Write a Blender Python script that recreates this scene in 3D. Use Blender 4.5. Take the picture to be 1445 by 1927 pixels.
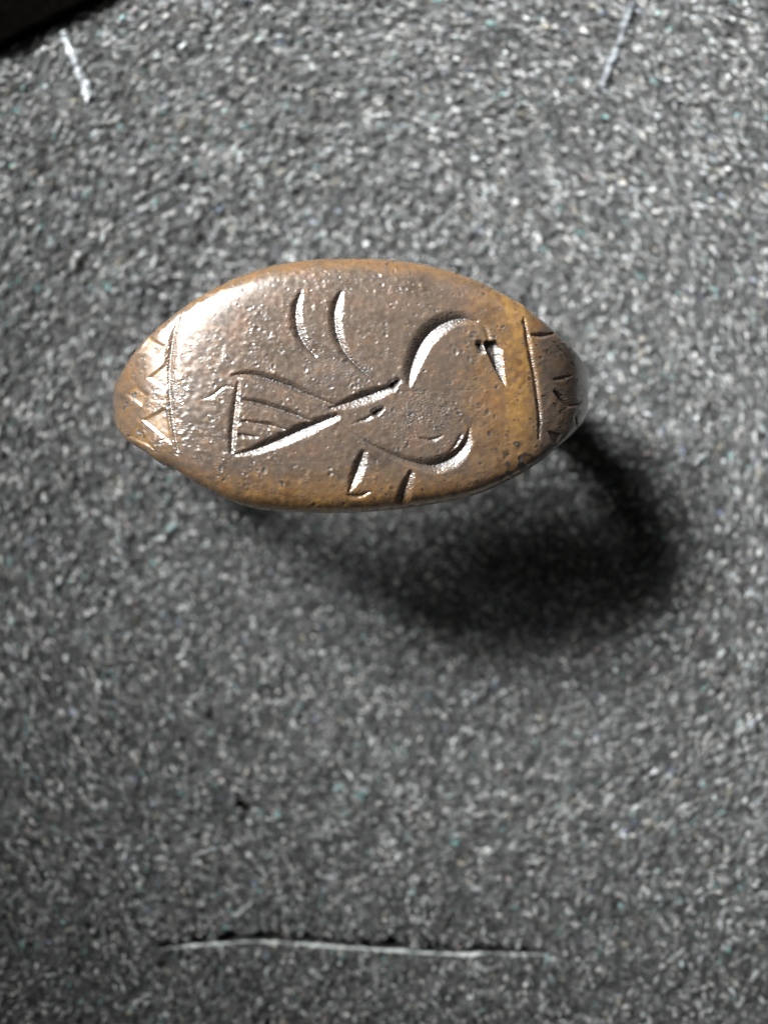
import bpy, math, random
import numpy as np
from mathutils import Vector

random.seed(7); rng = np.random.default_rng(7)
for o in list(bpy.data.objects): bpy.data.objects.remove(o)
C = bpy.context.scene.collection
SC = bpy.context.scene
MM = 0.001
PX = 43.5            # photograph pixels per millimetre on the bezel plane (z = 0)
CAMZ = 40.0          # camera height over the bezel plane, mm
CX, CY = 722.5, 963.5

# ------------------------------------------------------------------ camera
cd = bpy.data.cameras.new('camera'); cam = bpy.data.objects.new('camera', cd); C.objects.link(cam)
cam.location = (0, 0, CAMZ * MM)
cd.sensor_fit = 'HORIZONTAL'; cd.sensor_width = 36.0
cd.lens = 36.0 * CAMZ / (1445.0 / PX)
cd.clip_start = 0.001; cd.clip_end = 5.0
cd.dof.use_dof = True
cd.dof.focus_distance = (CAMZ + 1.3) * MM
cd.dof.aperture_fstop = cd.lens / 1.75
cd.dof.aperture_blades = 0
SC.camera = cam

# ------------------------------------------------------------------ light
w = bpy.data.worlds.new("World"); SC.world = w; w.use_nodes = True
bg = w.node_tree.nodes['Background']
bg.inputs[0].default_value = (0.92, 0.96, 1.0, 1); bg.inputs[1].default_value = 0.03
SC.view_settings.view_transform = 'Standard'; SC.view_settings.look = 'None'
SC.view_settings.exposure = 0.0; SC.view_settings.gamma = 1.0
SC.cycles.use_denoising = True
SC.cycles.max_bounces = 6
SC.cycles.sample_clamp_indirect = 3.0

def area(name, direction, dist, sx, sy, power, color, target=(3, 7, -8), spread=180):
    l = bpy.data.lights.new(name, 'AREA'); l.shape = 'RECTANGLE'; l.size = sx * MM; l.size_y = sy * MM
    l.spread = math.radians(spread)
    l.energy = power; l.color = color
    o = bpy.data.objects.new(name, l); C.objects.link(o)
    d = Vector(direction).normalized(); t = Vector(target) * MM
    o.location = t + d * dist * MM
    o.rotation_euler = (-d).to_track_quat('-Z', 'Y').to_euler()
    return o
area('window_light', (-76, 52, 74), 120, 60, 38, 0.066, (0.92, 0.97, 1.0), target=(9, 24, -8), spread=46)
area('side_glint_panel', (-1.25, 0.28, 1.0), 150, 12, 40, 0.0030, (0.92, 0.97, 1.0), target=(3, 10, -8), spread=60)  # added narrow panel that puts glints on left-facing groove walls
area('room_light', (0.75, 1.0, 1.1), 260, 120, 70, 0.014, (1.0, 0.93, 0.84))

# ------------------------------------------------------------------ helpers
def fft_noise(h, w, lo, hi, seed):
    """band limited noise, wavelengths lo..hi in samples, unit deviation"""
    r = np.random.default_rng(seed).standard_normal((h, w))
    F = np.fft.rfft2(r)
    fy = np.fft.fftfreq(h)[:, None]; fx = np.fft.rfftfreq(w)[None, :]
    f = np.sqrt(fx * fx + fy * fy) + 1e-9
    F *= np.exp(-(f * lo) ** 2) * (1 - np.exp(-(f * hi) ** 2))
    n = np.fft.irfft2(F, s=(h, w)); return n / n.std()

def mesh_obj(name, verts, quads, mat, parent=None, normals=None, attrs=None, tris=None, smooth=True, loc=None):
    """one mesh object from arrays (mm in, metres out)"""
    me = bpy.data.meshes.new(name)
    v = np.asarray(verts, dtype=np.float32) * MM
    faces = []
    nq = 0 if quads is None else len(quads); nt = 0 if tris is None else len(tris)
    me.vertices.add(len(v)); me.vertices.foreach_set('co', v.ravel())
    li = np.concatenate([np.asarray(a, dtype=np.int32).ravel() for a in (quads, tris) if a is not None and len(a)])
    me.loops.add(len(li)); me.loops.foreach_set('vertex_index', li)
    me.polygons.add(nq + nt)
    st = np.concatenate([np.arange(nq) * 4, nq * 4 + np.arange(nt) * 3]).astype(np.int32)
    me.polygons.foreach_set('loop_start', st)
    if attrs:
        for k, a in attrs.items():
            a = np.asarray(a, dtype=np.float32)
            if a.ndim == 1:
                at = me.attributes.new(k, 'FLOAT', 'POINT'); at.data.foreach_set('value', a)
            else:
                at = me.attributes.new(k, 'FLOAT_COLOR', 'POINT')
                at.data.foreach_set('color', np.c_[a, np.ones(len(a))].astype(np.float32).ravel())
    me.update(calc_edges=True); me.validate()
    me.polygons.foreach_set('use_smooth', np.full(nq + nt, smooth))
    if normals is not None:
        me.normals_split_custom_set_from_vertices(np.asarray(normals, dtype=np.float32))
    me.materials.append(mat)
    o = bpy.data.objects.new(name, me); C.objects.link(o)
    if parent is not None: o.parent = parent
    return o

class NT:
    def __init__(s, name):
        s.m = bpy.data.materials.new(name); s.m.use_nodes = True; s.t = s.m.node_tree
        s.b = s.t.nodes['Principled BSDF']
    def n(s, typ, **kw):
        x = s.t.nodes.new(typ)
        for k, v in kw.items():
            if k.startswith('i_'): x.inputs[k[2:].replace('_', ' ')].default_value = v
            else: setattr(x, k, v)
        return x
    def l(s, a, b): s.t.links.new(a, b)
    def ramp(s, src, stops):
        r = s.n('ShaderNodeValToRGB'); e = r.color_ramp.elements
        e[0].position, e[0].color = stops[0][0], (*stops[0][1], 1)
        e[1].position, e[1].color = stops[-1][0], (*stops[-1][1], 1)
        for p, c in stops[1:-1]:
            x = e.new(p); x.color = (*c, 1)
        s.l(src, r.inputs[0]); return r.outputs[0]
    def mix(s, f, a, b):
        x = s.n('ShaderNodeMix', data_type='RGBA')
        for v, i in ((f, 0), (a, 6), (b, 7)):
            if isinstance(v, (float, int)): x.inputs[i].default_value = v
            elif isinstance(v, tuple): x.inputs[i].default_value = (*v, 1)
            else: s.l(v, x.inputs[i])
        return x.outputs[2]
    def math(s, op, a, b=0.0):
        x = s.n('ShaderNodeMath', operation=op)
        for v, i in ((a, 0), (b, 1)):
            if isinstance(v, (float, int)): x.inputs[i].default_value = v
            else: s.l(v, x.inputs[i])
        return x.outputs[0]
    def noise(s, scale, detail=4, rough=0.55):
        if not hasattr(s, 'tc'): s.tc = s.n('ShaderNodeTexCoord')
        x = s.n('ShaderNodeTexNoise'); x.inputs['Scale'].default_value = scale
        x.inputs['Detail'].default_value = detail; x.inputs['Roughness'].default_value = rough
        s.l(s.tc.outputs['Object'], x.inputs['Vector']); return x.outputs['Fac']

# ------------------------------------------------------------------ materials
def bronze(name):
    N = NT(name)
    at = N.n('ShaderNodeAttribute', attribute_name='wear_glint').outputs['Fac']
    ad = N.n('ShaderNodeAttribute', attribute_name='dirt_shade').outputs['Fac']
    n1 = N.noise(900, 5, 0.6); n2 = N.noise(4200, 3, 0.6); n3 = N.noise(300, 3, 0.5)
    patina = N.ramp(n1, [(0.30, (0.110, 0.073, 0.050)), (0.5, (0.168, 0.119, 0.086)), (0.72, (0.215, 0.128, 0.083))])
    gold = N.ramp(n1, [(0.3, (0.26, 0.125, 0.045)), (0.5, (0.35, 0.19, 0.076)), (0.7, (0.34, 0.16, 0.055))])
    wv = N.math('ADD', at, N.math('MULTIPLY', N.math('SUBTRACT', n3, 0.5), 0.35))
    wv = N.math('ADD', wv, N.math('MULTIPLY', N.math('SUBTRACT', n2, 0.5), 0.5))
    col = N.mix(N.ramp(wv, [(0.05, (0, 0, 0)), (0.85, (1, 1, 1))]), patina, gold)
    col = N.mix(N.ramp(wv, [(0.7, (0, 0, 0)), (1.0, (0.42, 0.42, 0.42))]), col, (0.60, 0.33, 0.085))  # brighter gold for strong wear and the painted glint
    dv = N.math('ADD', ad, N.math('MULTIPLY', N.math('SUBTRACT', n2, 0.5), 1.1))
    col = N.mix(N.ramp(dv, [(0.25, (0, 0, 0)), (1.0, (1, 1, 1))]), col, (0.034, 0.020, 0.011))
    N.l(col, N.b.inputs['Base Color'])
    N.b.inputs['Metallic'].default_value = 0.35
    N.l(N.math('ADD', N.ramp(n2, [(0.32, (0.17,) * 3), (0.68, (0.46,) * 3)]), N.math('MULTIPLY', ad, 0.22)), N.b.inputs['Roughness'])
    N.l(N.math('ADD', 0.23, N.math('MULTIPLY', ad, 0.25)), N.b.inputs['Coat Roughness'])
    N.b.inputs['Coat Weight'].default_value = 1.0
    N.b.inputs['Coat IOR'].default_value = 2.0
    N.b.inputs['Coat Roughness'].default_value = 0.25
    vo = N.n('ShaderNodeTexVoronoi', feature='SMOOTH_F1'); vo.inputs['Scale'].default_value = 8500
    N.l(N.tc.outputs['Object'], vo.inputs['Vector'])
    hsum = N.math('ADD', N.math('MULTIPLY', vo.outputs['Distance'], 0.8), N.math('MULTIPLY', N.noise(11000, 3, 0.6), 0.8))
    asm = N.n('ShaderNodeAttribute', attribute_name='polish').outputs['Fac']
    bp = N.n('ShaderNodeBump'); N.l(N.math('SUBTRACT', 0.6, N.math('MULTIPLY', asm, 0.5)), bp.inputs['Strength']); bp.inputs['Distance'].default_value = 0.0000028
    N.l(hsum, bp.inputs['Height']); N.l(bp.outputs[0], N.b.inputs['Normal']); N.l(bp.outputs[0], N.b.inputs['Coat Normal'])
    return N.m
M_BRONZE = bronze('old_bronze')

def felt_mat():
    N = NT('charcoal_felt')
    n1 = N.noise(3200, 4, 0.65); n2 = N.noise(700, 3, 0.6)
    c = N.ramp(n1, [(0.32, (0.020, 0.019, 0.018)), (0.52, (0.070, 0.067, 0.063)), (0.72, (0.20, 0.192, 0.182))])
    c = N.mix(N.ramp(n2, [(0.35, (0,) * 3), (0.65, (0.45,) * 3)]), c, (0.055, 0.056, 0.057))
    N.l(c, N.b.inputs['Base Color']); N.b.inputs['Roughness'].default_value = 1.0
    N.b.inputs['Specular IOR Level'].default_value = 0.1
    bp = N.n('ShaderNodeBump'); bp.inputs['Strength'].default_value = 0.6; bp.inputs['Distance'].default_value = 0.00008
    N.l(n1, bp.inputs['Height']); N.l(bp.outputs[0], N.b.inputs['Normal'])
    return N.m
M_FELT = felt_mat()

def fibre_mat():
    N = NT('felt_fibre')
    a = N.n('ShaderNodeAttribute', attribute_name='tint').outputs['Color']
    n = N.noise(6000, 2)
    N.l(N.mix(N.math('MULTIPLY', n, 0.3), a, (0.03, 0.03, 0.03)), N.b.inputs['Base Color'])
    N.b.inputs['Roughness'].default_value = 0.55
    N.b.inputs['Specular IOR Level'].default_value = 0.35
    return N.m
M_FIB = fibre_mat()

def plain(name, c0, c1, scale, rough):
    N = NT(name); N.l(N.ramp(N.noise(scale, 4), [(0.35, c0), (0.65, c1)]), N.b.inputs['Base Color'])
    N.b.inputs['Roughness'].default_value = rough
    bp = N.n('ShaderNodeBump'); bp.inputs['Strength'].default_value = 0.5; bp.inputs['Distance'].default_value = 0.00005
    N.l(N.noise(scale * 2, 3), bp.inputs['Height']); N.l(bp.outputs[0], N.b.inputs['Normal'])
    return N.m
M_THREAD = plain('pale_thread', (0.6, 0.62, 0.63), (0.95, 0.95, 0.95), 3000, 0.6)
M_GREYTHREAD = plain('grey_thread', (0.10, 0.105, 0.11), (0.34, 0.35, 0.36), 3000, 0.7)
M_EDGE = plain('cut_paper_edge', (0.55, 0.56, 0.52), (0.92, 0.93, 0.88), 2500, 0.5)
M_BLACK = plain('matte_black', (0.0012, 0.001, 0.0008), (0.0025, 0.002, 0.0016), 1500, 1.0)
M_BLACK.node_tree.nodes['Principled BSDF'].inputs['Specular IOR Level'].default_value = 0.0

# ------------------------------------------------------------------ felt surface
def bowl(x, y):
    r2 = (x * x + y * y)
    return -12.3 + 5.8 * r2 / (r2 + 620.0)
def felt_point(u, v, dz=0.0):
    z = -10.0
    for _ in range(20):
        x = (u - CX) / PX * (CAMZ - z) / CAMZ; y = (CY - v) / PX * (CAMZ - z) / CAMZ
        z = 0.5 * z + 0.5 * (bowl(x, y) + dz)
    return x, y, z
# the slit near the bottom of the picture: its path in photograph pixels
slit_uv = [(298, 1787), (330, 1784), (370, 1780), (420, 1776), (470, 1772), (520, 1773), (560, 1776), (610, 1781), (660, 1784),
           (710, 1788), (760, 1791), (820, 1795), (870, 1797), (920, 1794), (970, 1797), (1030, 1797)]
slit_mm = np.array([felt_point(u, v) for u, v in slit_uv])
slit_x = np.linspace(slit_mm[0, 0], slit_mm[-1, 0], 260)
slit_y = np.interp(slit_x, slit_mm[:, 0], slit_mm[:, 1])
k = np.exp(-np.linspace(-2, 2, 15) ** 2); k /= k.sum()
slit_y = np.convolve(np.pad(slit_y, 7, mode='edge'), k, mode='valid')
slit_open = 0.32 * np.sin(np.pi * np.clip((slit_x - slit_x[0]) / (slit_x[-1] - slit_x[0]), 0, 1)) ** 0.5 + 0.02
slit_open *= 1 + 0.35 * np.interp(slit_x, np.linspace(slit_x[0], slit_x[-1], 40), rng.standard_normal(40))
slit_open = np.clip(slit_open, 0.03, 0.5)
def slit_depth(x, y):
    c = np.interp(x, slit_x, slit_y); o = np.interp(x, slit_x, slit_open)
    inside = (x > slit_x[0]) & (x < slit_x[-1])
    d = (y - (c + o * 0.5 + 0.05))            # trench lies just above the pale edge
    return np.where(inside, 1.5 * np.exp(-(np.abs(d) / (o * 0.75 + 0.04)) ** 3), 0)

gx0, gx1, gy0, gy1, st = -31, 31, -36, 38, 0.13
xs = np.arange(gx0, gx1, st); ys = np.arange(gy0, gy1, st)
gX, gY = np.meshgrid(xs, ys)
rel = fft_noise(len(ys), len(xs), 3, 12, 3) * 0.05 + fft_noise(len(ys), len(xs), 25, 120, 4) * 0.06
def felt_rel(x, y):
    i = np.clip(((y - gy0) / st).astype(int), 0, len(ys) - 1); j = np.clip(((x - gx0) / st).astype(int), 0, len(xs) - 1)
    return rel[i, j]
gZ = bowl(gX, gY) + rel - slit_depth(gX, gY)
idx = np.arange(gX.size).reshape(gX.shape)
q = np.stack([idx[:-1, :-1], idx[:-1, 1:], idx[1:, 1:], idx[1:, :-1]], -1).reshape(-1, 4)
felt = mesh_obj('felt_surface', np.stack([gX, gY, gZ], -1).reshape(-1, 3), q, M_FELT)
felt['kind'] = 'structure'

# short lint fibres over the felt (nobody could count them)
def fibres(n, lmin, lmax, wmin, wmax, seed, bright, lift=0.05):
    r = np.random.default_rng(seed)
    X = r.uniform(-27, 27, n); Y = r.uniform(-33, 34, n)
    keep = slit_depth(X, Y) < 0.25; X, Y = X[keep], Y[keep]; n = len(X)
    Z = bowl(X, Y) + felt_rel(X, Y) + r.uniform(-0.02, lift, n)
    rad = np.hypot(X, Y); tang = np.arctan2(Y, X) + np.pi / 2
    wgt = np.clip((rad - 7) / 14, 0, 1) * np.clip((Y + 28) / 12, 0.1, 1)
    ang = tang + r.normal(0, 1, n) * (0.24 + 1.6 * (1 - wgt))
    L = r.uniform(lmin, lmax, n) / 2 * (1 + 1.0 * wgt); W = r.uniform(wmin, wmax, n) / 2 * (1 - 0.22 * wgt)
    pitch = r.normal(0, 0.45, n)
    d = np.stack([np.cos(ang) * np.cos(pitch), np.sin(ang) * np.cos(pitch), np.sin(pitch)], -1)
    s = np.stack([-np.sin(ang), np.cos(ang), r.normal(0, 0.5, n)], -1); s /= np.linalg.norm(s, axis=1)[:, None]
    u = np.cross(d, s); P = np.stack([X, Y, Z], -1)
    bend = r.normal(0, 0.25, n)[:, None] * L[:, None] * s
    vs = []
    for t, wf in ((-1, 0.45), (0, 1.0), (1, 0.45)):
        c = P + d * (t * L)[:, None] + (bend if t == 0 else 0)
        for a, b in ((1, 0), (0, .8), (-1, 0), (0, -.8)):
            vs.append(c + s * (a * wf * W)[:, None] + u * (b * wf * W)[:, None])
    V = np.stack(vs, 1).reshape(-1, 3)
    f = []
    for kk in range(2):
        for a in range(4):
            f.append([kk * 4 + a, kk * 4 + (a + 1) % 4, kk * 4 + 4 + (a + 1) % 4, kk * 4 + 4 + a])
    f.append([3, 2, 1, 0]); f.append([8, 9, 10, 11])
    F = (np.array(f)[None] + (np.arange(n) * 12)[:, None, None]).reshape(-1, 4)
    lum = np.exp(r.normal(math.log(bright), 0.92, n)); lum = np.clip(lum, 0.008, 0.85)
    hot = r.random(n) < 0.03; lum[hot] = r.uniform(0.55, 0.92, hot.sum())
    tint = np.array([[1.03, 1, .95], [0.99, 1.0, 0.98], [1.06, 1.0, 0.93]])[r.integers(0, 3, n)]
    odd = r.random(n)
    tint[odd < 0.010] = (0.62, 1.12, 1.05); tint[(odd > 0.010) & (odd < 0.014)] = (1.15, 0.88, 0.86)
    tint[(odd > 0.014) & (odd < 0.021)] = (1.2, 1.02, 0.72); tint[(odd > .021) & (odd < .024)] = (.7, .85, 1.2)
    lum[odd < 0.024] = np.clip(lum[odd < 0.024] * 2.2, 0.12, 0.5)
    col = np.repeat(lum[:, None] * tint, 12, axis=0)
    return V, F, col
A = fibres(72000, 0.18, 0.44, 0.07, 0.155, 11, 0.15)
B = fibres(40000, 0.13, 0.26, 0.11, 0.23, 12, 0.17, 0.08)
V = np.concatenate([A[0], B[0]]); F = np.concatenate([A[1], B[1] + len(A[0])]); col = np.concatenate([A[2], B[2]])
fo = mesh_obj('felt_fibres', V, F, M_FIB, attrs={'tint': col}, smooth=False)
fo['kind'] = 'stuff'; fo['label'] = 'short grey, pale and teal lint fibres covering the charcoal felt'

# tubes with an uneven radius along a path
def tube(path, radii, sides, seed, jitter):
    r = np.random.default_rng(seed); path = np.asarray(path, float); n = len(path)
    T = np.gradient(path, axis=0); T /= np.linalg.norm(T, axis=1)[:, None]
    up = np.array([0, 0, 1.0]); S = np.cross(T, up); S /= np.linalg.norm(S, axis=1)[:, None]; U = np.cross(S, T)
    a = np.linspace(0, 2 * np.pi, sides, endpoint=False)
    R = np.asarray(radii)[:, None] * (1 + jitter * r.standard_normal((n, sides)))
    V = path[:, None] + S[:, None] * (np.cos(a) * R)[..., None] + U[:, None] * (np.sin(a) * R)[..., None]
    I = np.arange(n * sides).reshape(n, sides)
    Q = np.stack([I[:-1], np.roll(I, -1, 1)[:-1], np.roll(I, -1, 1)[1:], I[1:]], -1).reshape(-1, 4)
    return V.reshape(-1, 3), Q, [list(I[0][::-1]), list(I[-1])]

# pale ragged edge of the slit
def tag(o, label, cat, group=None):
    o['label'] = label; o['category'] = cat
    if group: o['group'] = group
m = len(slit_x)
zs = bowl(slit_x, slit_y) + felt_rel(slit_x, slit_y) * 0.4 + 0.03
env = np.clip(np.sin(np.pi * np.linspace(0.0, 1, m)) * 3.0, 0.12, 1)
rad = 0.068 * env * (1 + 0.45 * np.interp(np.arange(m), np.arange(0, m, 6), rng.standard_normal(len(range(0, m, 6)))))
rad *= 0.75 + 0.55 * rng.random(m)
rad = np.clip(rad, 0.012, 0.13)
rad *= np.where(np.interp(np.arange(m), np.arange(0, m, 9), rng.random(len(range(0, m, 9)))) < 0.2, 0.25, 1)
V, Q, caps = tube(np.stack([slit_x, slit_y + 0.015 * rng.standard_normal(m), zs], -1), rad, 7, 5, 0.16)
se = mesh_obj('cut_edge', V, Q, M_EDGE, smooth=False)
tag(se, 'thin white ragged edge of the long dark slit in the felt below the ring', 'slit edge')

# two pale marks near the top corners: frayed threads pressed in the felt
def thread(uv, r0, r1, seed, label, mat=None):
    mat = mat or M_THREAD
    pts = np.array([felt_point(u, v, 0.06) for u, v in uv]); n = 70
    t = np.linspace(0, 1, n); tt = np.linspace(0, 1, len(pts)); r = np.random.default_rng(seed)
    P = np.stack([np.interp(t, tt, pts[:, i]) for i in range(3)], -1)
    P[:, :2] += 0.02 * r.standard_normal((n, 2))
    rr = np.interp(t, [0, 1], [r0, r1]) * (1 + 0.28 * r.standard_normal(n)); rr = np.clip(rr, 0.02, 0.3)
    V, Q, _ = tube(P, rr, 7, seed, 0.2)
    root = bpy.data.objects.new('loose_thread', None); C.objects.link(root)
    root.location = (0, 0, 0)
    mesh_obj('strand', V, Q, mat, root, smooth=False)
    # frayed end: small splayed fibres
    e = P[-1]; dv = P[-1] - P[-12]; a0 = math.atan2(dv[1], dv[0])
    for kf in range(4):
        a = a0 + r.normal(0, 0.9); Lf = r.uniform(0.2, 0.5)
        s0 = e - 0.2 * dv / np.linalg.norm(dv) * r.uniform(0, 3)
        pp = np.array([s0 + np.array([math.cos(a), math.sin(a), 0.05]) * Lf * f for f in (0, .35, .7, 1)])
        V, Q, _ = tube(pp, [0.05, 0.045, 0.035, 0.015], 5, seed + kf, 0.15)
        mesh_obj('frayed_fibre', V, Q, mat, root, smooth=False)
    tag(root, label, 'thread')
thread([(118, 60), (130, 85), (145, 125), (158, 155), (169, 184)], 0.13, 0.24, 31,
       'short white frayed thread on the felt beside the black rim in the upper left')
thread([(1192, 2), (1180, 35), (1165, 80), (1150, 120), (1132, 165)], 0.16, 0.20, 41,
       'faint grey blurred thread on the felt in the upper right, dimmer than the white one', M_GREYTHREAD)

x, y, z = felt_point(450, 1513, 0.30)
m_ = 9; aa = np.linspace(0, 2 * np.pi, m_, endpoint=False); V = []
for hh, rr in ((-0.12, 0.10), (-0.03, 0.17), (0.06, 0.13), (0.11, 0.05)):
    for t_ in aa: V.append([x + rr * 1.7 * math.cos(t_) * random.uniform(0.8, 1.2), y + rr * 1.4 * math.sin(t_) * random.uniform(0.8, 1.2), z + hh])
I = np.arange(4 * m_).reshape(4, m_)
Q = np.stack([I[:-1], np.roll(I, -1, 1)[:-1], np.roll(I, -1, 1)[1:], I[1:]], -1).reshape(-1, 4)
T = [[4 * m_ - m_, 3 * m_ + i, 3 * m_ + i + 1] for i in range(1, m_ - 1)]
crumb = mesh_obj('black_crumb', V, Q, M_BLACK, tris=T, smooth=False)
tag(crumb, 'tiny black crumb lying on the grey felt left of centre, between ring and slit', 'crumb')

# ------------------------------------------------------------------ black rim added to darken the upper left corner
rim_uv = [(-260, 420), (-160, 240), (-70, 140), (10, 88), (110, 42), (220, 2), (350, -34), (520, -62), (760, -84), (1050, -90), (1350, -80), (1600, -50), (1800, 20)]
zt = -8.0
pts = np.array([((u - CX) / PX * (CAMZ - zt) / CAMZ, (CY - v) / PX * (CAMZ - zt) / CAMZ) for u, v in [(a, b - 14 - max(0, a - 100) * 0.14) for a, b in rim_uv]])
tt = np.linspace(0, 1, len(pts)); t = np.linspace(0, 1, 90)
pin = np.stack([np.interp(t, tt, pts[:, i]) for i in (0, 1)], -1)
kk = np.exp(-np.linspace(-2, 2, 13) ** 2); kk /= kk.sum()
pin = np.stack([np.convolve(np.pad(pin[:, i], 6, mode='reflect', reflect_type='odd'), kk, 'valid') for i in (0, 1)], -1)
nrm = np.gradient(pin, axis=0); nrm = np.stack([-nrm[:, 1], nrm[:, 0]], -1); nrm /= np.linalg.norm(nrm, axis=1)[:, None]
prof = [(0.35, -10.5), (0.02, -8.8), (0, zt - 0.25), (0.06, zt - 0.08), (0.25, zt), (30.0, zt), (30.3, zt - 0.2), (30.4, -10.5)]
V = np.array([[*(pin[i] + nrm[i] * a), z] for i in range(90) for a, z in prof]); I = np.arange(len(V)).reshape(90, len(prof))
Q = np.stack([I[:-1], np.roll(I, -1, 1)[:-1], np.roll(I, -1, 1)[1:], I[1:]], -1).reshape(-1, 4)
rim = mesh_obj('corner_rim', V, Q, M_BLACK)
tag(rim, 'out-of-focus black rim added in the upper left corner', 'box rim')

# ------------------------------------------------------------------ the ring: relief map of the engraving, in photograph pixels
U0, V0, RS = 190, 455, 2            # origin and samples per pixel
RW, RH = (1130 - U0) * RS, (1000 - V0) * RS
depth = np.zeros((RH, RW)); sid = np.zeros((RH, RW), np.int16)
names = ['none']
def stroke(name, pts, widths, slope=0.56, power=1.0, asym=0.12):
    """groove with V walls; widths in px full width; slope = wall steepness; returns its id"""
    if name in names: pass
    names.append(name); n = len(names) - 1
    P = np.array(pts, float); W = np.interp(np.linspace(0, 1, len(P)), np.linspace(0, 1, len(widths)), widths) / 2
    if len(P) > 2:                      # smooth the polyline
        t = np.linspace(0, len(P) - 1, (len(P) - 1) * 6 + 1); Pn = []
        Pe = np.vstack([2 * P[0] - P[1], P, 2 * P[-1] - P[-2]])
        for x in t:
            i = min(int(x), len(P) - 2); f = x - i; p0, p1, p2, p3 = Pe[i], Pe[i + 1], Pe[i + 2], Pe[i + 3]
            Pn.append(0.5 * ((2 * p1) + (-p0 + p2) * f + (2 * p0 - 5 * p1 + 4 * p2 - p3) * f * f + (-p0 + 3 * p1 - 3 * p2 + p3) * f ** 3))
        W = np.interp(t, np.arange(len(P)), W); P = np.array(Pn)
    P = P + np.array([-0.67, -0.74]) * (asym * 0.8 * W)[:, None]
    mx = W.max() * 1.6 + 2
    a0, a1 = int((P[:, 0].min() - mx - U0) * RS), int((P[:, 0].max() + mx - U0) * RS)
    b0, b1 = int((P[:, 1].min() - mx - V0) * RS), int((P[:, 1].max() + mx - V0) * RS)
    a0, b0 = max(a0, 0), max(b0, 0); a1, b1 = min(a1, RW), min(b1, RH)
    gu, gv = np.meshgrid(U0 + np.arange(a0, a1) / RS, V0 + np.arange(b0, b1) / RS)
    wob = wobble[b0:b1, a0:a1]; best = np.zeros_like(gu)
    for i in range(len(P) - 1):
        d = P[i + 1] - P[i]; L2 = d @ d + 1e-9
        s = np.clip(((gu - P[i, 0]) * d[0] + (gv - P[i, 1]) * d[1]) / L2, 0, 1)
        dist = np.hypot(gu - P[i, 0] - s * d[0], gv - P[i, 1] - s * d[1]) + wob
        hw = W[i] + (W[i + 1] - W[i]) * s
        ox = gu - P[i, 0] - s * d[0]; oy = gv - P[i, 1] - s * d[1]
        sd_ = (0.67 * ox + 0.74 * oy) / (np.hypot(ox, oy) + 1e-6)
        hs = hw * (1 + asym * sd_) + 1e-6
        tt_ = np.clip(1 - dist / hs, 0, 1); dep = hw * 1.05 * (tt_ * tt_ * (1.55 - 0.55 * tt_) * 0.45 + 0.55 * tt_)
        best = np.maximum(best, dep)
    best = best ** power * slope / PX
    reg = depth[b0:b1, a0:a1]; rs_ = sid[b0:b1, a0:a1]
    m_ = best > reg; rs_[m_ & (best > 0.012)] = n; np.maximum(reg, best, out=reg)
def poly(name, pts, dep, soft=3.0):
    names.append(name); n = len(names) - 1; P = np.array(pts, float)
    gu, gv = np.meshgrid(U0 + np.arange(RW) / RS, V0 + np.arange(RH) / RS)
    c = P.mean(0); sd = np.full(gu.shape, 1e9)
    for i in range(len(P)):
        a, b = P[i], P[(i + 1) % len(P)]; e = b - a; nn = np.array([e[1], -e[0]]) / np.hypot(*e)
        if (c - a) @ nn < 0: nn = -nn
        sd = np.minimum(sd, (gu - a[0]) * nn[0] + (gv - a[1]) * nn[1])
    v = dep * np.clip(sd / soft, 0, 1)
    m_ = v > depth; sid[m_ & (v > 0.012)] = n; np.maximum(depth, v, out=depth)
def plane_cut(name, pts, edge, slope, cap):
    """a cut whose floor rises towards the lower right edge line"""
    names.append(name); n = len(names) - 1; P = np.array(pts, float)
    gu, gv = np.meshgrid(U0 + np.arange(RW) / RS, V0 + np.arange(RH) / RS)
    c = P.mean(0); sd = np.full(gu.shape, 1e9)
    for i in range(len(P)):
        a, b = P[i], P[(i + 1) % len(P)]; e = b - a; nn = np.array([e[1], -e[0]]) / np.hypot(*e)
        if (c - a) @ nn < 0: nn = -nn
        sd = np.minimum(sd, (gu - a[0]) * nn[0] + (gv - a[1]) * nn[1])
    a, b = np.array(edge[0], float), np.array(edge[1], float); e = b - a
    # distance to the edge line along the light's azimuth
    t = ((a[0] - gu) * e[1] - (a[1] - gv) * e[0]) / (0.67 * e[1] - 0.74 * e[0])
    v = np.clip(np.minimum(slope * t / PX, cap), 0, None) * np.clip(sd / 3.0, 0, 1)
    m_ = v > depth; sid[m_ & (v > 0.012)] = n; np.maximum(depth, v, out=depth)
wobble = fft_noise(RH, RW, 5, 14, 21) * 0.55

# wing feathers
stroke('engraved_wing', [(566, 552), (558, 575), (557, 600), (562, 625), (574, 648), (594, 670)], [12, 22, 26, 26, 20, 8])
stroke('engraved_wing', [(642, 550), (633, 572), (630, 600), (635, 632), (650, 664), (678, 694), (712, 722)], [12, 26, 28, 26, 20, 14, 6])
# neck, head, beak
stroke('engraved_neck', [(770, 722), (774, 692), (788, 655), (808, 626), (836, 606), (868, 598), (898, 604)], [14, 34, 42, 44, 40, 30, 14], 0.50, 1.0, 0.0)
stroke('engraved_head', [(898, 604), (914, 618), (920, 640)], [10, 14, 14], 0.35)
plane_cut('engraved_beak', [(906, 652), (914, 640), (934, 640), (946, 656), (954, 738), (948, 736), (928, 690)], [(944, 640), (956, 740)], 0.46, 0.26)
stroke('engraved_eye', [(903, 648), (906, 660)], [20, 17], 1.3)
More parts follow.
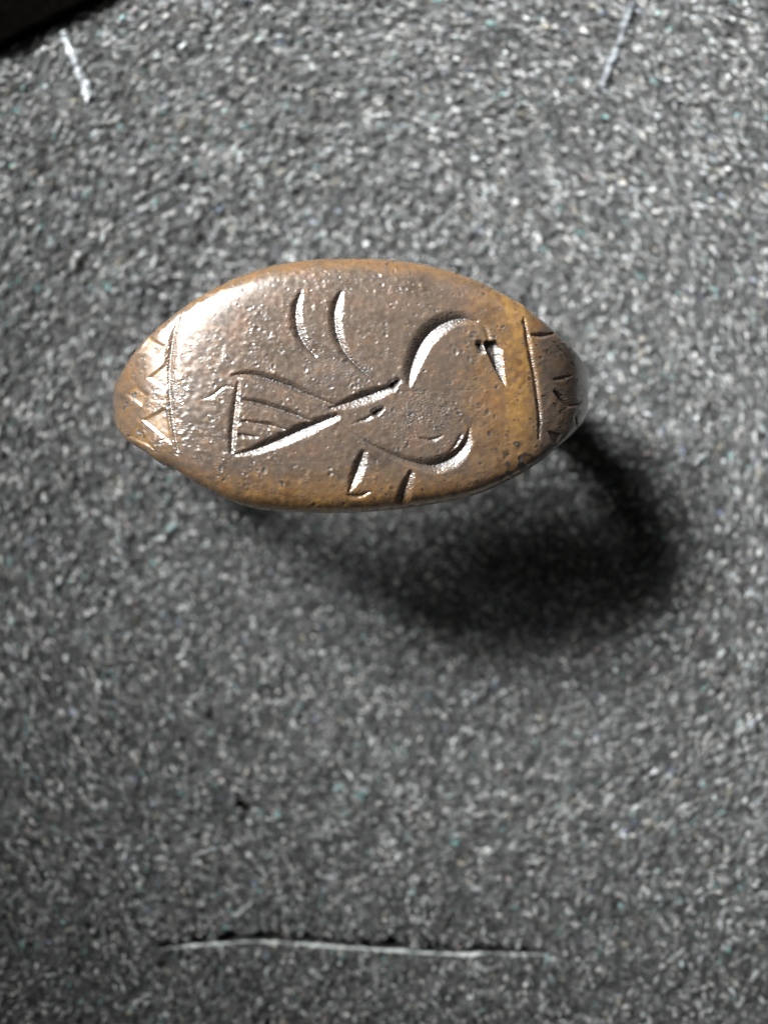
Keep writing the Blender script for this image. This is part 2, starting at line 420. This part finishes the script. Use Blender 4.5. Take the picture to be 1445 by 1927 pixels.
# back, body, tail
stroke('engraved_body', [(622, 768), (660, 756), (700, 742), (738, 728)], [12, 26, 30, 20], 0.52)
stroke('engraved_body', [(738, 724), (748, 716)], [20, 13], 1.7)
stroke('engraved_body', [(668, 795), (690, 788), (706, 779)], [6, 12, 10], 0.5)
stroke('engraved_body', [(706, 776), (718, 768)], [18, 12], 1.6)
stroke('engraved_tail', [(438, 706), (462, 704), (487, 708), (544, 726), (578, 742), (628, 762)], [10, 18, 23, 25, 21, 8], 0.62)
stroke('engraved_tail', [(376, 752), (400, 744), (412, 733), (426, 727), (438, 728)], [3, 8, 10, 9, 6], 0.28)
stroke('engraved_tail', [(448, 722), (442, 767), (437, 812), (436, 850)], [10, 20, 20, 14], 0.52)
stroke('engraved_tail', [(437, 857), (480, 846), (530, 826), (580, 804), (632, 784)], [5, 22, 32, 34, 20], 0.52)
stroke('engraved_feather', [(458, 753), (498, 762), (550, 779), (588, 794)], [13, 21, 19, 8], 0.66)
stroke('engraved_feather', [(458, 793), (505, 800), (536, 808)], [11, 17, 7], 0.70)
stroke('engraved_feather', [(452, 819), (482, 822)], [13, 8], 0.70)
# breast and belly
stroke('engraved_breast', [(636, 798), (690, 832), (740, 857), (785, 872), (822, 875), (856, 860), (878, 834), (884, 806)], [5, 9, 18, 26, 38, 38, 24, 8], 0.52)
stroke('engraved_breast', [(838, 856), (858, 838), (868, 818)], [6, 14, 8], 0.5)
stroke('engraved_feather', [(790, 824), (812, 828), (834, 819)], [7, 13, 7], 0.52)
# legs and feet
stroke('engraved_leg', [(684, 852), (677, 874), (668, 898), (657, 926)], [18, 30, 28, 9], 0.52)
stroke('engraved_foot', [(658, 932), (674, 934), (696, 926)], [14, 18, 8], 0.52)
stroke('engraved_leg', [(774, 890), (766, 912), (757, 940)], [16, 28, 30], 0.52)
# little curls near the rim
stroke('engraved_mark', [(889, 742), (883, 752), (884, 764)], [4, 6, 4], 0.35)
stroke('engraved_mark', [(909, 752), (908, 762), (898, 769), (890, 764)], [4, 6, 6, 4], 0.35)
# faint filing scratches fanning out below the neck
for k_ in range(22):
    a = math.radians(-2 + k_ * 3.4 + random.uniform(-2, 2)); L = random.uniform(70, 150); r0 = random.uniform(6, 34)
    x0, y0 = 742 + math.cos(a) * r0, 736 + math.sin(a) * r0
    names_n = 'scratch'; stroke(names_n, [(x0, y0), (x0 + math.cos(a) * L, y0 + math.sin(a) * L * 0.72)], [3, 5.5, 2.5], 0.52)
# borders between bezel and shoulders
stroke('engraved_border', [(337, 596), (328, 630), (323, 665), (320, 700), (320, 735), (323, 770), (327, 805), (335, 848)], [8, 18, 26, 26, 18, 14, 12, 8], 0.34, 1.0, 0.45)
stroke('engraved_border', [(986, 598), (992, 630), (998, 665), (1006, 705), (1012, 750), (1016, 792), (1014, 826)], [6, 14, 14, 13, 12, 12, 6], 0.75)
# zigzag cuts, left shoulder
poly('engraved_triangle', [(275, 711), (318, 676), (317, 739)], 0.045, 5)
poly('engraved_triangle', [(256, 721), (232, 742), (268, 766), (281, 744)], 0.045, 5)
poly('engraved_triangle', [(314, 763), (265, 790), (326, 842)], 0.045, 5)
poly('engraved_triangle', [(259, 794), (238, 822), (292, 848)], 0.045, 5)
poly('engraved_triangle', [(292, 668), (256, 664), (280, 632), (314, 650)], 0.045, 5)
# zigzag cuts, right shoulder
stroke('engraved_notch', [(1002, 630), (1020, 631), (1040, 628)], [9, 14, 8], 1.0)
stroke('engraved_notch', [(1040, 641), (1060, 662), (1078, 688)], [4, 7, 4], 0.7)
stroke('engraved_notch', [(1044, 714), (1060, 711), (1076, 706)], [7, 11, 6], 0.95)
stroke('engraved_notch', [(1044, 735), (1056, 748), (1070, 763)], [8, 15, 10], 1.05)
stroke('engraved_notch', [(1070, 764), (1084, 761), (1094, 755)], [9, 8, 5], 0.9)
stroke('engraved_notch', [(1050, 775), (1060, 771), (1070, 765)], [3, 5, 4], 0.8)
stroke('engraved_notch', [(1083, 785), (1086, 803)], [6, 5], 0.8)
poly('engraved_triangle', [(1028, 808), (1058, 816), (1046, 844)], 0.07, 4)

# surface texture: worn grain, corrosion pits and tiny warts
gu, gv = np.meshgrid(U0 + np.arange(RW) / RS, V0 + np.arange(RH) / RS)
patch = fft_noise(RH, RW, 90, 260, 51)
rough_zone = np.clip(0.55 + 0.38 * patch, 0.05, 1.3)
rough_zone *= np.clip(1.15 - np.clip((gu - 900) / 120, 0, 1) * 0.55, 0, 1)
rough_zone *= 1 - 0.8 * np.exp(-((gu - 420 - (580 - gv) * 1.2) / 70) ** 2) * np.clip((740 - gv) / 60, 0, 1)
grain = fft_noise(RH, RW, 4.0, 9, 52)
relief = grain * 0.0016 * rough_zone + fft_noise(RH, RW, 9, 26, 53) * 0.0007 * rough_zone + fft_noise(RH, RW, 30, 110, 54) * 0.0035
fanz = np.exp(-(((gu - 800) / 80) ** 2 + ((gv - 785) / 45) ** 2)) + 0.6 * np.exp(-(((gu - 640) / 80) ** 2 + ((gv - 690) / 40) ** 2))
relief += fft_noise(RH, RW, 5, 13, 59) * 0.0085 * fanz
relief *= 1 - 0.7 * np.exp(-((gu - 420 - (580 - gv) * 1.2) / 70) ** 2) * np.clip((740 - gv) / 60, 0, 1)
pit = np.zeros((RH, RW))
r = np.random.default_rng(77)
for _ in range(10500):
    cu, cv = r.uniform(225, 1100), r.uniform(485, 965)
    iu, iv = int((cu - U0) * RS), int((cv - V0) * RS)
    if r.random() > rough_zone[iv, iu] * 0.95: continue
    ra = r.choice([1.6, 2.2, 3.0, 4.2, 5.5], p=[.46, .34, .15, .04, .01]); b = int(ra * RS * 2.2) + 1
    sl = (slice(max(iv - b, 0), iv + b), slice(max(iu - b, 0), iu + b))
    ax = r.uniform(0.7, 1.3)
    d = np.hypot((gu[sl] - cu) * ax, (gv[sl] - cv) / ax) / ra
    if r.random() < 0.55:
        g = -np.exp(-d ** 2 * 1.4) + 0.45 * np.exp(-((d - 1.25) / 0.35) ** 2); pit[sl] += np.exp(-d ** 2 * 1.4)
    else: g = np.exp(-d ** 2 * 1.3)
    relief[sl] += g * 0.0115 * (ra / 2.6) ** 0.8
cut = np.clip(depth / 0.05, 0, 1)
total = -depth + relief * (1 - 0.35 * cut)
# fine chatter marks across the steep walls of the cuts
tri_mask = (np.char.find(np.array(names)[sid], 'triangle') >= 0) * 1.0
total += fft_noise(RH, RW, 4, 10, 58) * 0.0095 * cut * (1 - 0.85 * tri_mask)

def sample(img, u, v):
    x = np.clip((u - U0) * RS, 0, RW - 1.001); y = np.clip((v - V0) * RS, 0, RH - 1.001)
    i = x.astype(int); j = y.astype(int); fx = x - i; fy = y - j
    return (img[j, i] * (1 - fx) + img[j, i + 1] * fx) * (1 - fy) + (img[j + 1, i] * (1 - fx) + img[j + 1, i + 1] * fx) * fy

# ------------------------------------------------------------------ the ring: swept profile
X0, RA, RHT, NEXP = -1.56, 11.56, 9.5, 4.3
def profile(phi):
    c, s = np.cos(phi), np.sin(phi)
    e = np.where(s >= 0, 2 / NEXP, 1.0)
    e = np.where(s >= 0, 2 / NEXP, 1.0)
    cx = np.sign(c) * np.abs(c) ** np.where(s >= 0, 2 / NEXP, 1.0)
    x = X0 + RA * cx
    z = np.where(s >= 0, -RHT + RHT * np.abs(s) ** (2 / NEXP), -RHT - RA * np.abs(s))
    return x, z
ph = np.linspace(0, 2 * np.pi, 40001)
px_, pz_ = profile(ph)
arc = np.concatenate([[0], np.cumsum(np.hypot(np.diff(px_), np.diff(pz_)))])
top_len = arc[20000]
ncol_top, ncol_bot = 860, 90
sarc = np.concatenate([np.linspace(0, top_len, ncol_top, endpoint=False), np.linspace(top_len, arc[-1], ncol_bot, endpoint=False)])
cx_ = np.interp(sarc, arc, px_); cz_ = np.interp(sarc, arc, pz_)
# columns run from the right tip over the bezel to the left tip, then under
tx = np.interp(sarc + 0.03, arc, px_, period=arc[-1]) - np.interp(sarc - 0.03, arc, px_, period=arc[-1])
tz = np.interp(sarc + 0.03, arc, pz_, period=arc[-1]) - np.interp(sarc - 0.03, arc, pz_, period=arc[-1])
ln = np.hypot(tx, tz); nx, nz = tz / ln, -tx / ln           # outward normal
sgn = np.sign(nx * (cx_ - X0) + nz * (cz_ + RHT)); nx *= sgn; nz *= sgn
cu = CX + cx_ * PX * CAMZ / (CAMZ - cz_)
top_t = np.array([(219, 728), (223, 718), (232, 704), (244, 686), (258, 663), (279, 636), (305, 611), (332, 589), (369, 562), (400, 544), (440, 524), (480, 509), (520, 497), (560, 491), (600, 487),
                  (640, 486), (680, 486), (720, 487), (760, 491), (800, 497), (840, 507), (880, 520), (910, 533), (940, 549), (979, 570), (1000, 588), (1017, 602), (1041, 625), (1064, 646),
                  (1081, 666), (1091, 684), (1098, 704), (1101, 716)], float)
bot_t = np.array([(219, 792), (223, 802), (232, 814), (244, 833), (270, 848), (306, 875), (330, 884), (365, 906), (400, 927), (425, 939), (450, 949), (485, 958), (520, 962), (570, 965), (620, 966),
                  (660, 965), (700, 963), (750, 958), (800, 951), (840, 945), (880, 936), (910, 926), (940, 913), (979, 892), (1017, 868), (1056, 835), (1083, 807), (1093, 790), (1101, 774)], float)
kf = (CAMZ - cz_) / CAMZ / PX
vt = np.interp(cu, top_t[:, 0], top_t[:, 1]); vb = np.interp(cu, bot_t[:, 0], bot_t[:, 1])
Yt = (CY - vt) * kf; Yb = (CY - vb) * kf
half = (Yt - Yb) / 2
for _ in range(3):                                   # the edge lies a little lower than the crest
    da = np.clip(half / 5.4, 0, 1) ** 1.2; de = (0.13 + 0.10 + 0.52 + 0.22) * da * 1.15 + 0.16 * (1 - da)
    ze = cz_ - nz * de; ke = (CAMZ - ze) / CAMZ / PX; ue = CX + (cx_ - nx * de) / ke
    Yt = (CY - np.interp(ue, top_t[:, 0], top_t[:, 1])) * ke; Yb = (CY - np.interp(ue, bot_t[:, 0], bot_t[:, 1])) * ke
    mid = (Yt + Yb) / 2; half = (Yt - Yb) / 2
wl = np.clip((-cz_ - 5.0) / 3.5, 0, 1); wl = wl * wl * (3 - 2 * wl)
mid = mid * (1 - wl) + 5.35 * wl; half = half * (1 - wl) + 1.35 * wl
NR = 430
qv = np.linspace(-1, 1, NR)
Q_, _ = np.meshgrid(qv, cu)
halfc = half[:, None]; midc = mid[:, None]
dome_amt = np.clip(half / 5.4, 0, 1) ** 1.2
drop = (0.13 * np.abs(Q_) ** 2 + 0.10 * np.abs(Q_) ** 5 + 0.52 * np.abs(Q_) ** 12 + 0.22 * np.abs(Q_) ** 30) * dome_amt[:, None] * 1.15 + 0.16 * np.abs(Q_) ** 8 * (1 - dome_amt[:, None])
Yv = midc + Q_ * halfc
bx = cx_[:, None] - nx[:, None] * drop; bz = cz_[:, None] - nz[:, None] * drop
# where each point shows in the photograph gives its place on the relief map
uu = CX + bx * PX * CAMZ / (CAMZ - bz); vv = CY - Yv * PX * CAMZ / (CAMZ - bz)
# correct the lateral position for the dome so the outline stays true
fade = np.clip((cz_ + 8.0) / 2.5, 0, 1)[:, None]
hgt = sample(total, uu, vv) * fade
ids = sid[np.clip(((vv - V0) * RS).astype(int), 0, RH - 1), np.clip(((uu - U0) * RS).astype(int), 0, RW - 1)]
ids = np.where(fade > 0.3, ids, 0)
P = np.stack([bx + nx[:, None] * hgt, Yv, bz + nz[:, None] * hgt], -1)      # (cols, rows, 3)
# sides and inside
T_thick = 0.9 + 0.8 * dome_amt
inner = np.maximum(0.8, half * 0.72)
edge_drop = drop[:, -1]
rows = []
for a, b in ((0.996, 0.08), (0.975, 0.22), (0.94, 0.5), (0.89, 0.8), (None, 1.0)):
    off = half * a if a else inner
    dd = edge_drop + (T_thick - 0) * b
    rows.append((off, dd))
def ring_rows(sign, seq):
    out = []
    for off, dd in seq:
        out.append(np.stack([cx_ - nx * dd, mid + sign * off, cz_ - nz * dd], -1))
    return out
up = ring_rows(1, rows); dn = ring_rows(-1, rows)
inn = [np.stack([cx_ - nx * (edge_drop + T_thick), mid + f * inner, cz_ - nz * (edge_drop + T_thick)], -1) for f in (0.6, 0.2, -0.2, -0.6)]
extra = np.stack(up + inn + dn[::-1], 1)
G = np.concatenate([P, extra], 1)
NC, NRR = G.shape[:2]
# vertex normals of the whole ring, so parts meet without a seam
idx = np.arange(NC * NRR).reshape(NC, NRR)
a = idx; b = np.roll(idx, -1, 0); c = np.roll(np.roll(idx, -1, 0), -1, 1); d = np.roll(idx, -1, 1)
quads = np.stack([a, b, c, d], -1)
Gv = G.reshape(-1, 3)
fn = np.cross(Gv[c] - Gv[a], Gv[d] - Gv[b])
vn = np.zeros_like(Gv)
for t_ in (a, b, c, d): np.add.at(vn, t_.ravel(), fn.reshape(-1, 3))
vn /= np.linalg.norm(vn, axis=1)[:, None] + 1e-12
if vn.reshape(NC, NRR, 3)[ncol_top // 2, NR // 2, 2] < 0:
    vn = -vn; quads = quads[..., ::-1]
# wear (bright metal rubbed at edges, plus a painted glint) and dirt with painted shade in the cuts and on the lower edge
uA = np.concatenate([uu, np.repeat(uu[:, -1:], NRR - NR, 1)], 1); vA = np.concatenate([vv, np.repeat(vv[:, -1:], NRR - NR, 1)], 1)
qA = np.concatenate([np.abs(Q_), np.ones((NC, NRR - NR))], 1)
wear_glint = np.clip((qA - 0.80) / 0.2, 0, 1) * 0.75
wear_glint = np.maximum(wear_glint, np.clip((uA - 850) / 150, 0, 1) * np.clip((1030 - uA) / 50, 0, 1) * 1.0)
wear_glint = np.maximum(wear_glint, np.clip((345 - uA) / 25, 0, 1) * 0.62)
wear_glint = np.maximum(wear_glint, np.clip((vA - (870 - (uA - 420) * 0.0)) / 80, 0, 1) * 0.9)
wear_glint = np.maximum(wear_glint, np.exp(-((uA - (950 + (vA - 560) * 0.33)) / 17) ** 2) * np.clip((760 - vA) / 90, 0, 1) * 1.0 * (vA > 520))  # golden glint painted as a stripe along the bezel's right side
wear_glint = np.where(uA > 1018, 0.05, wear_glint)
tri = sample((np.char.find(np.array(names)[sid], 'triangle') >= 0).astype(float), uA, vA)
wear_glint = np.where(uA < 335, np.maximum(wear_glint * 0.45, tri * 0.8), wear_glint)
n_low = sample(fft_noise(RH, RW, 40, 140, 61), uA, vA)
wear_glint = np.clip(wear_glint + 0.08 * n_low + 6.0 * sample(relief, uA, vA), 0, 1.3)
dirt_shade = sample(pit, uA, vA) * 0.8
fan = np.exp(-(((uA - 790) / 75) ** 2 + ((vA - 785) / 45) ** 2)) + 0.7 * np.exp(-(((uA - 640) / 80) ** 2 + ((vA - 700) / 40) ** 2)); dirt_shade += fan * 0.42 + tri * 0.25
dirt_shade += np.clip(sample(cut, uA, vA), 0, 1) * 0.30 + np.clip((sample(depth, uA, vA) - 0.07) / 0.12, 0, 1) * 0.65  # dirt in the cuts, deepened to paint in the shade of their walls
dirt_shade += np.clip((qA - 0.965) / 0.035, 0, 1) * 0.35 * (vA > 850)  # painted shade, a thin dark line on the bezel's lower edge
corner = np.exp(-(((uA - 980) / 70) ** 2 + ((vA - 870) / 60) ** 2)); dirt_shade += corner * 0.75 * np.clip(0.6 + 0.8 * n_low, 0, 1.5)
dirt_shade = np.where((uA > 1018), dirt_shade * 0.7 + 0.25, dirt_shade)
dirt_shade[:, NR:] = 0.8

# ------------------------------------------------------------------ split the one skin into the ring's parts
col_v = vv[:, NR // 2]
bl = np.interp(vA, [596, 630, 665, 700, 735, 770, 805, 848], [337, 328, 322, 319, 319, 322, 326, 334])
br = np.interp(vA, [598, 630, 665, 705, 750, 792, 826], [986, 992, 998, 1006, 1012, 1016, 1014])
cz_full = np.repeat(cz_[:, None], NRR, 1)
region = np.full((NC, NRR), 0)                       # 0 bezel, 1 left shoulder, 2 right shoulder, 3 hoop
region[uA < bl] = 1; region[uA > br] = 2
region[cz_full < -8.2] = 3
idsA = np.concatenate([ids, np.zeros((NC, NRR - NR), int)], 1)
polish = np.clip(np.exp(-((uA - 420 - (580 - vA) * 1.2) / 80) ** 2) * np.clip((800 - vA) / 90, 0, 1), 0, 1)
root = bpy.data.objects.new('finger_ring', None); C.objects.link(root)
root.location = (X0 * MM, 5.35 * MM, -21 * MM)
tag(root, 'old brown bronze ring with an oval bezel and an engraved bird, upright in felt', 'ring')
base = np.array(root.location) / MM
def extract(mask, name, parent, label=None):
    F = quads.reshape(-1, 4)[mask.ravel()]
    if len(F) < 12: return None
    used, inv = np.unique(F.ravel(), return_inverse=True)
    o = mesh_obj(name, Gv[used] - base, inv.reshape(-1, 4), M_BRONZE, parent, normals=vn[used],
                 attrs={'wear_glint': wear_glint.ravel()[used], 'dirt_shade': dirt_shade.ravel()[used], 'polish': polish.ravel()[used]})
    if label: o['label'] = label
    return o
is_cut = np.zeros((NC, NRR), bool)
skip = {i for i, n_ in enumerate(names) if n_ in ('scratch', 'none')}
cut_ids = [i for i in range(len(names)) if i not in skip]
is_cut = np.isin(idsA, cut_ids)
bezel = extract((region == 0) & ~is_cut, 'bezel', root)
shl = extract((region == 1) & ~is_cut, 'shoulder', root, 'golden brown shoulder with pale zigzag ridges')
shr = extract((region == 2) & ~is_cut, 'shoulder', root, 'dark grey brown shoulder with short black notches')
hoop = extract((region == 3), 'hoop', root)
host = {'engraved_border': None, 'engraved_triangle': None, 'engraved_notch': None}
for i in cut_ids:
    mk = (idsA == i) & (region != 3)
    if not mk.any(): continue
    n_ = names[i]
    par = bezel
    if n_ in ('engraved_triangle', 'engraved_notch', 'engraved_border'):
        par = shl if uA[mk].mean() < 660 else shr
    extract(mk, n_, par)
print('ring faces', NC * NRR, 'cut parts', len(cut_ids))
